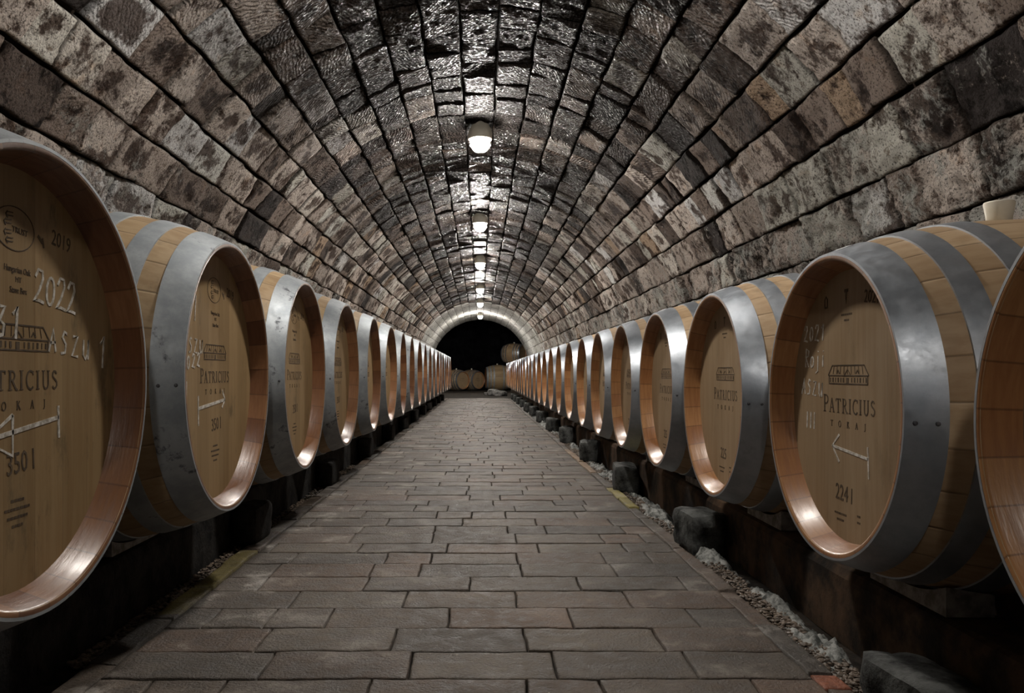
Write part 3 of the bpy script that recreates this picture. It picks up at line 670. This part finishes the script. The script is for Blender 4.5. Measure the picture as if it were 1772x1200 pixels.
# ------------------------------------------------------------------ barrels
class Spec: pass
def spec(L, rh, rb, old):
    s = Spec(); s.L=L; s.rh=rh; s.rb=rb; s.old=old
    s.rad = lambda x: rb-(rb-rh+.003)*abs(2*x/L-1)**2.1
    s.dep=.045; s.hr = rh-.028
    return s
BIG = spec(.76,.33,.408,True); SMALL = spec(.70,.29,.352,False)
def make_barrel(name, sp, seg=96, zc=None):
    sfx = 'old' if sp.old else 'new'
    root = empty(name,(0,0,0)); h = sp.rb if zc is None else zc
    def part(nm, mb, mat, smooth=True, par=root, off=True):
        o = mb.build(nm, mat, par, smooth)
        if off: o.location=(0,0,h)
        return o
    n=28; xs=[sp.L*i/n for i in range(n+1)]; mb=MB(); t=.020
    prof=[(.0,sp.rad(0)-.002)]+[(x,sp.rad(x)) for x in xs]+[(sp.L,sp.rad(sp.L)-.002)]
    prof += [(sp.L,sp.rh-.010),(sp.L,sp.rh-.012)]+[(x,sp.rad(x)-.03) for x in (sp.L-.06,sp.L/2,.06)]+[(0,sp.rh-.012),(0,sp.rh-.010)]
    mb.lathe_x(prof,seg,True); body=part('staves',mb,M['stave_'+sfx])
    mb=MB()
    for sgn,x0 in ((1,0),(-1,sp.L)):
        pr=[(x0-sgn*.0006,sp.rh-.0045),(x0-sgn*.0012,sp.rh-.010),(x0+sgn*.003,sp.rh-.0145),(x0+sgn*sp.dep,sp.hr-.001),(x0+sgn*(sp.dep+.004),sp.hr-.004),(x0+sgn*(sp.dep+.004),sp.hr+.002)]
        if sgn<0: pr=pr[::-1]
        mb2=MB(); mb2.lathe_x(pr[::-1],seg); part('chime',mb2,M['chime_'+sfx])
        mb2=MB(); xa=x0+sgn*sp.dep; xb=x0+sgn*(sp.dep+.02)
        rings=[(xb,.001),(xb,sp.hr),(xa,sp.hr),(xa,sp.hr*.5),(xa,.001)]
        if sgn<0: rings=rings[::-1]
        mb2.lathe_x(rings,seg); hd=part('head',mb2,M['head_'+sfx],False)
    hoops=[(-.001,.062),(.105,.149),(.204,.249)] if sp.old else [(-.001,.058),(.097,.138),(.186,.228)]
    hoops += [(sp.L-b,sp.L-a) for a,b in hoops]
    for a,b in hoops:
        mb2=MB(); th=.0032; k=5; xs=[a+(b-a)*i/k for i in range(k+1)]
        pr=[(x,sp.rad(min(max(x,0),sp.L))+th) for x in xs]+[(x,sp.rad(min(max(x,0),sp.L))-.0015) for x in xs[::-1]]
        mb2.lathe_x(pr[::-1],seg,True); hp=part('hoop',mb2,M['hoop_'+sfx]); 
        ed=hp.modifiers.new('e','EDGE_SPLIT'); ed.split_angle=math.radians(40)
        mb2=MB()      # two rivets on the side that looks to the entrance
        for sg in (-1,):
            for q in (.25,.75):
                mb2=MB()
                x=a+(b-a)*q; r_=sp.rad(max(0,x))+th; ang=-1.62
                for ring in (0,):
                    cs=[(r_-.001,.0042),(r_+.0018,.0032),(r_+.0022,.0005)]; vs=[];fs=[]
                    for rr,rad_ in cs:
                        for kk in range(8):
                            t_=2*PI*kk/8; vs.append((x+rad_*math.cos(t_), (rr)*math.sin(ang)*1.0 + 0, rr*math.cos(ang)+rad_*math.sin(t_)))
                    for i in range(2):
                        for kk in range(8): fs.append((i*8+kk,i*8+(kk+1)%8,(i+1)*8+(kk+1)%8,(i+1)*8+kk))
                    fs.append(tuple(range(16,24)))
                    if sp.old: vs=[(v[0],-v[1],v[2]) for v in vs]
                    mb2.add(vs,fs)
                rv=mb2.build('rivet',M['rivet'],hp)
    mb=MB(); r0=sp.rb-.012
    mb.lathe_z([(.021,r0),(.0225,r0+.022),(.027,r0+.048),(.026,r0+.051),(.008,r0+.051),(.006,r0+.047)],24,sp.L*.48,0); part('bung',mb,M['silicone'])
    if not sp.old:
        mb=MB(); vs=[]; fs=[]
        for i in range(5):
            a=-.10+.14*i/4
            for x in (.014,.042):
                vs.append((x,(sp.rad(x)+.0040)*math.sin(a),(sp.rad(x)+.0040)*math.cos(a)))
        vs2=[(v[0],v[1]*.985,v[2]-.0009) for v in vs]; m_=len(vs); vs=vs+vs2
        for i in range(4): fs+=[(2*i,2*i+1,2*i+3,2*i+2),(m_+2*i,m_+2*i+2,m_+2*i+3,m_+2*i+1)]
        fs+=[(0,2,m_+2,m_),(1,m_+1,m_+3,3),(0,m_,m_+1,1),(8,9,m_+9,m_+8)]
        mb.add(vs,fs); o=part('paper_tag',mb,M['label']); o['label']='white paper tag stuck on the head hoop'
    return root, h
XH_L, XH_R = .615, .66
CZ_L, CZ_R = .57, .516
left_y = [1.134,1.98,2.826,3.72,4.64,5.53] ; 
while left_y[-1] < 16.7: left_y.append(left_y[-1]+.865)
right_y = [.772,1.526,2.289,3.02,3.77,4.49,5.23]
while right_y[-1] < 19.8: right_y.append(right_y[-1]+.752)
ORD=['nearest','second','third','fourth','fifth','sixth','seventh','eighth','ninth','tenth','eleventh','twelfth','thirteenth','fourteenth','fifteenth','sixteenth','seventeenth','eighteenth','nineteenth','twentieth',
     'twenty-first','twenty-second','twenty-third','twenty-fourth','twenty-fifth','twenty-sixth','twenty-seventh','twenty-eighth']
def stamp_obj(root, h, sp, vol, year, logo, name='stamp'):
    got=[]
    def out(nm): mb=MB(); got.append((nm,mb)); return mb
    stamp_common(out, sp.dep, vol, year, sp.old, logo)
    for nm,mb in got: o=mb.build(nm,M['burn'],root); o.location=(0,0,h)
def chalk_obj(root, h, fn, x):
    got=[]
    def out(nm,lb): mb=MB(); got.append((nm,lb,mb)); return mb
    fn(out,x)
    for nm,lb,mb in got: o=mb.build(nm,M['chalk'],root); o.location=(0,0,h); o['label']=lb
proto={}
for key,sp,vol,year,logo in (('L',BIG,'350 l','2019','oval'),('R',SMALL,'225','2021','mark')):
    root,h = make_barrel('wine_barrel',sp)
    stamp_obj(root,h,sp,vol,year,logo); register(root); proto[key]=(root,h,sp)
def place_row(key, ys, xh, cz, rz, sgn, grp, side):
    root,h,sp = proto[key]; outl=[]
    for i,yv in enumerate(ys):
        o = root if i==0 else copy_tree(root)
        jx = 0 if i<3 else random.uniform(-.008,.008)
        o.location=(sgn*(xh+abs(jx)), yv, cz-h); o.rotation_euler=(0,0,rz+(0 if i<3 else random.uniform(-.015,.015)))
        word = 'older oak wine barrel with dull blotchy hoops' if key=='L' else 'oak wine barrel with bright galvanised hoops'
        tag(o, f'{ORD[i]} {word} in the {side} row', 'barrel', grp); outl.append(o)
    return outl
def kids(o): return [c for c in bpy.data.objects if c.parent==o]
LB = place_row('L',left_y,XH_L,CZ_L,PI,-1,'large barrels lined up along the left wall','left')
RB = place_row('R',right_y,XH_R,CZ_R,0,1,'small barrels lined up along the right wall','right')
LB[0]['label']='nearest left barrel, chalked 2022 ASZU with an arrow pointing left'
LB[1]['label']='second left barrel, chalk arrow pointing right on its stained head'
RB[0]['label']='nearest right barrel, cut off by the right edge of the photo'
RB[1]['label']='second right barrel, stamped 224 l with a chalk arrow and III'
RB[2]['label']='third right barrel, stamped 225 on a clean head without chalk'
# individual heads
hR=proto['R'][1]; hL=proto['L'][1]
for c in kids(RB[1]):
    if c.name.split('.')[0] in ('winery_name','region_name','house_emblem','volume_number','year_number','cooper_logo','small_print','oak_note'): bpy.data.objects.remove(c)
stamp_obj(RB[1],hR,SMALL,'224 l','2021','mark')
def cw(out,t,*r): chalk_word(out('chalk_word' if not t[0].isdigit() else 'chalk_number','white chalk writing reading '+t),t,*r)
def ch_L1(out,x):
    cw(out,'2022',.040,.115,.050,.031,x,-.10,.0048)
    cw(out,'ASZU',.082,.042,.036,.034,x,-.10,.0045); cw(out,'1',.238,.018,.055,.03,x,0,.0048)
    cw(out,'31',-.055,.058,.046,.036,x,0,.0055)
    mb=out('chalk_arrow','white chalk arrow pointing left')
    strip(mb,[(-.075,-.082),(.110,-.060)],.0065,x,.0008); strip(mb,[(.109,-.042),(.111,-.092)],.0055,x,.0008)
    strip(mb,[(-.012,-.050),(-.075,-.082),(-.012,-.108),(-.012,-.050)],.0055,x,.0008)
def ch_L2(out,x):
    mb=out('chalk_arrow','white chalk arrow pointing right')
    strip(mb,[(-.12,-.075),(.075,-.060)],.0075,x,.0008); strip(mb,[(-.12,-.045),(-.118,-.115)],.006,x,.0008); strip(mb,[(.052,-.035),(.075,-.060),(.052,-.080)],.0055,x,.0008)
    cw(out,'31',-.21,.13,.06,.05,x,0,.0055); cw(out,'ASZU',-.215,.055,.035,.034,x,0,.005); cw(out,'2022',-.225,.015,.032,.032,x,.1,.005); cw(out,'I',-.21,-.07,.06,.03,x,0,.005)
def ch_R2(out,x):
    cw(out,'2021',-.205,.130,.034,.028,x,0,.0036); cw(out,'Roji',-.200,.075,.040,.028,x,0,.0038); cw(out,'ASZU',-.215,.018,.032,.028,x,-.05,.0038)
    cw(out,'III',-.195,-.055,.035,.018,x,0,.0042)
    mb=out('chalk_arrow','white chalk arrow pointing left')
    strip(mb,[(-.065,-.082),(.082,-.094)],.0052,x,.0008); strip(mb,[(.080,-.072),(.084,-.130)],.0045,x,.0008); strip(mb,[(-.035,-.058),(-.065,-.082),(-.035,-.112)],.005,x,.0008)
chalk_obj(LB[0],hL,ch_L1,BIG.dep); chalk_obj(LB[1],hL,ch_L2,BIG.dep); chalk_obj(RB[1],hR,ch_R2,SMALL.dep)

# barrels in the dark chamber beyond the arch
def far_barrel(sp, loc, rz, label, rx=0.0, scale=1.0):
    key = 'L' if sp is BIG else 'R'; root,h,_=proto[key]
    o = copy_tree(root); o.location=loc; o.rotation_euler=(0,rx,rz); o.scale=(scale,)*3
    tag(o,label,'barrel','barrels in the dark chamber beyond the arch'); return o
far_barrel(SMALL,(-.55,26.0,-.03),PI*.75,'left of the two barrels facing out of the dark end chamber')
far_barrel(SMALL,(-.05,26.52,-.03),PI*.75,'right of the two barrels facing out of the dark end chamber')
# their front heads must look toward the camera: local -x is the front, so turn it to world -y
fb=far_barrel(BIG,(.19,26.75,-.03),.10,'big pale barrel lying sideways beneath a smaller one in the end chamber',0,1.06)
fb2=far_barrel(SMALL,(1.42,26.45,.865),PI-.55,'small barrel resting on top of the big one in the end chamber',0.0,.98)

# ------------------------------------------------------------------ rails, cradles, blocks
def rail(x0,x1,z1,label,y1,y0=-.3,mat='beam'):
    mb=MB(); y=y0; 
    n=int((y1-y0)/.12); xs=[x0,x1]
    vs=[];fs=[]
    prof=[(x0,-.02),(x0,z1-.02),(x0+.008,z1-.004),(x0+.02,z1),(x1-.02,z1),(x1-.008,z1-.004),(x1,z1-.02),(x1,-.02)]
    for i in range(n+1):
        yy=y0+(y1-y0)*i/n
        for x,z in prof: vs.append((x+random.uniform(-.003,.003)*(z<z1-.01),yy,z+ (random.uniform(-.002,0) if z>.1 else 0)))
    k=len(prof)
    for i in range(n):
        for j in range(k-1): fs.append((i*k+j,(i+1)*k+j,(i+1)*k+j+1,i*k+j+1))
    fs.append(tuple(range(k))); fs.append(tuple(n*k+j for j in range(k))[::-1])
    mb.add(vs,fs); o=mb.build('support_rail',M[mat]); tag(o,label,'rail'); return o
rail(.80,.93,.15,'long stained rail under the fronts of the right-hand barrels',right_y[-1]+.4)
rail(-.97,-.84,.15,'long rail, coloured dark for shade, under the fronts of the left-hand barrels',left_y[-1]+.4,mat='block_dark_rail_shade')  # near-black colour stands in for the shade under the left row
def rad_at(sp,x): return sp.rad(x)
rail(1.14,1.24,CZ_R-rad_at(SMALL,.48)-.006,'rear rail under the backs of the right-hand barrels',right_y[-1]+.4)
rail(-1.30,-1.20,CZ_L-rad_at(BIG,.585)-.006,'rear rail under the backs of the left-hand barrels',left_y[-1]+.4,mat='block_dark_rail_shade')
def cradle_mesh(sp, xin, cz):
    """saddle block whose hollow top fits the barrel; x from 0 to .09, centred on y"""
    mb=MB(); ns=12; vs=[]; hw=.135
    for x in (0.0,.085):
        r_=sp.rad(xin+x)+.0035
        for i in range(ns+1):
            yy=-hw+2*hw*i/ns; top=cz-math.sqrt(r_*r_-yy*yy)-.004; vs.append((x,yy,max(.160,top)))
        for i in range(ns+1): vs.append((x,-hw+2*hw*i/ns,.151))
    m_=2*(ns+1); fs=[]
    for i in range(ns):
        a=i; b=i+1; c=ns+1+i; d=ns+2+i
        fs += [(a,b,d,c)[::1],(m_+a,m_+c,m_+d,m_+b),(a,m_+a,m_+b,b),(c,d,m_+d,m_+c)]
    fs += [(0,ns+1,m_+ns+1,m_),(ns,m_+ns,m_+2*ns+1,2*ns+1)]
    mb.add(vs,fs); return mb
for ys,sp,xh,cz,sgn,side,xc_ in ((right_y,SMALL,XH_R,CZ_R,1,'right',.815),(left_y,BIG,XH_L,CZ_L,-1,'left',.855)):
    src=None
    for i,yv in enumerate(ys):
        if src is None:
            src=cradle_mesh(sp,xc_-xh,cz).build('barrel_cradle',M['pad']); o=src
        else: o=src.copy(); COL.objects.link(o)
        o.location=(sgn*xc_,yv,0); o.rotation_euler=(0,0,0 if sgn>0 else PI)
        tag(o,f'pale concrete cradle under the {ORD[i]} barrel of the {side} row','cradle',f'concrete cradles under the {side}-hand barrels')
def rock(seed, sx, sy, sz, jag=.18, n=7):
    """rounded cube grid displaced by noise, base flat"""
    V=[];F=[];base=0
    t=np.linspace(-1,1,n+1)
    for ax in range(3):
        for sg in (-1,1):
            A,B=np.meshgrid(t,t,indexing='ij'); p=np.zeros((A.size,3)); p[:,ax]=sg; p[:,(ax+1)%3]=A.ravel(); p[:,(ax+2)%3]=B.ravel()
            idx=(np.arange(n)[:,None]*(n+1)+np.arange(n)[None,:]).ravel(); f=np.stack([idx,idx+n+1,idx+n+2,idx+1],1)
            if sg<0: f=f[:,::-1]
            V.append(p);F.append(f+base);base+=len(p)
    p=np.concatenate(V); F=np.concatenate(F)
    l=np.power((np.abs(p)**7).sum(1),1/7)[:,None]; q=p/l
    d=1+jag*fbm(q*1.3+seed*7.1,4,seed)[:,None]; q=q*d
    q=q*np.array([sx/2,sy/2,sz/2])+np.array([0,0,sz/2]); q[:,2]=np.maximum(q[:,2],0)
    return q,F
k=0
yb=1.33
for i in range(13):
    q,F=rock(i+3,.12,.20,.125 if i==0 else .145,.22); o=mesh_np('stone_block',q,F,M['block']); o.location=(.735 if i==0 else .725,yb+i*1.335+random.uniform(-.03,.03),-.04 if i==0 else -.02)
    o.rotation_euler=(0,0,random.uniform(-.15,.15))
    tag(o,f'{ORD[i]} mould-covered stone block along the foot of the right rail','stone block','stone blocks beside the right rail')
for i in range(1,12):
    q,F=rock(i+33,.085,.22,.13,.16); o=mesh_np('stone_block',q,F,M['block_dark_rail_shade']); o.location=(-.850+.03*0-.0+.03,1.40+i*1.37+random.uniform(-.03,.03),-.02)
    o.location.x=-.735-.0; o.location.z=-.004
    o.location.x=-.790
    tag(o,f'{ORD[i-1]} black stone block along the foot of the left rail','stone block','stone blocks beside the left rail')
# rubble at the far end of the aisle
for i,(x,yv,s) in enumerate([(.32,20.6,.20),(.52,20.3,.24),(.50,21.3,.22),(.20,21.2,.14),(.36,21.9,.26)]):
    q,F=rock(i+70,s*1.3,s,s*.55,.4); o=mesh_np('rubble_stone',q,F,M['rubble']); o.location=(x,yv,-.025); o.rotation_euler=(0,0,i*1.1)
    tag(o,['small grey stone at the left front of the far rubble heap','grey stone at the right front of the far rubble heap','grey stone at the right rear of the far rubble heap','smallest grey stone at the left of the far rubble heap','largest grey stone at the back of the far rubble heap'][i],'stone','rubble stones at the end of the aisle')

# ------------------------------------------------------------------ lamps
LY=[-.7,2.32,5.34,8.35,11.4,14.9,18.0,22.0]
def make_lamp():
    root=empty('cellar_lamp',(0,0,0)); top=ZC+R+.004; zc=2.138
    mb=MB(); mb.lathe_z([(.070,zc+.004),(.079,zc+.006),(.082,zc+.045),(.076,zc+.07),(.058,top-.015),(.05,top+.012)],32); hs=mb.build('housing',M['lampbase'],root,True); bevel(hs,.003,1)
    mb=MB(); pr=[(.001,zc-.074)]+[(.066*math.sin(PI*i/14),zc-.002-.072*math.cos(PI*i/14)) for i in range(1,11)]+[(.060,zc+.026)]
    mb.lathe_z(pr,20); mb.build('globe',M['glow'],root,True)
    mb=MB()
    for k in range(3):
        a0=PI/2+k*PI/3
        pts=[(.074*math.sin(t)*math.cos(a0),.074*math.sin(t)*math.sin(a0),zc-.002-.080*math.cos(t)) for t in [(-1.75+3.5*i/24) for i in range(25)]]
        mb.tube(pts,.0024)
    pts=[(.0715*math.cos(2*PI*i/28),.0715*math.sin(2*PI*i/28),zc-.030) for i in range(29)]; mb.tube(pts,.0022)
    mb.build('wire_cage',M['wire'],root,True)
    return root
lamp=make_lamp(); register(lamp)
vis={0:'caged round lamp just behind the viewer',1:'caged round lamp overhead, just above the picture',2:'nearest and largest caged round lamp on the vault crown',3:'second caged round lamp along the vault crown',4:'third caged round lamp along the vault crown',5:'fourth caged round lamp along the vault crown',
     6:'fifth caged round lamp, at the start of the pale arch',7:'farthest caged round lamp, at the dark chamber mouth'}
for i,yv in enumerate(LY):
    o=lamp if i==0 else copy_tree(lamp); o.location=(0,yv,0)
    for c in kids(o):
        if c.name.startswith('globe'):
            c.data=c.data.copy(); c.data.materials.clear(); c.data.materials.append(glow(LAMP_F[i]))
    tag(o,vis[i],'lamp','lamps along the vault crown')
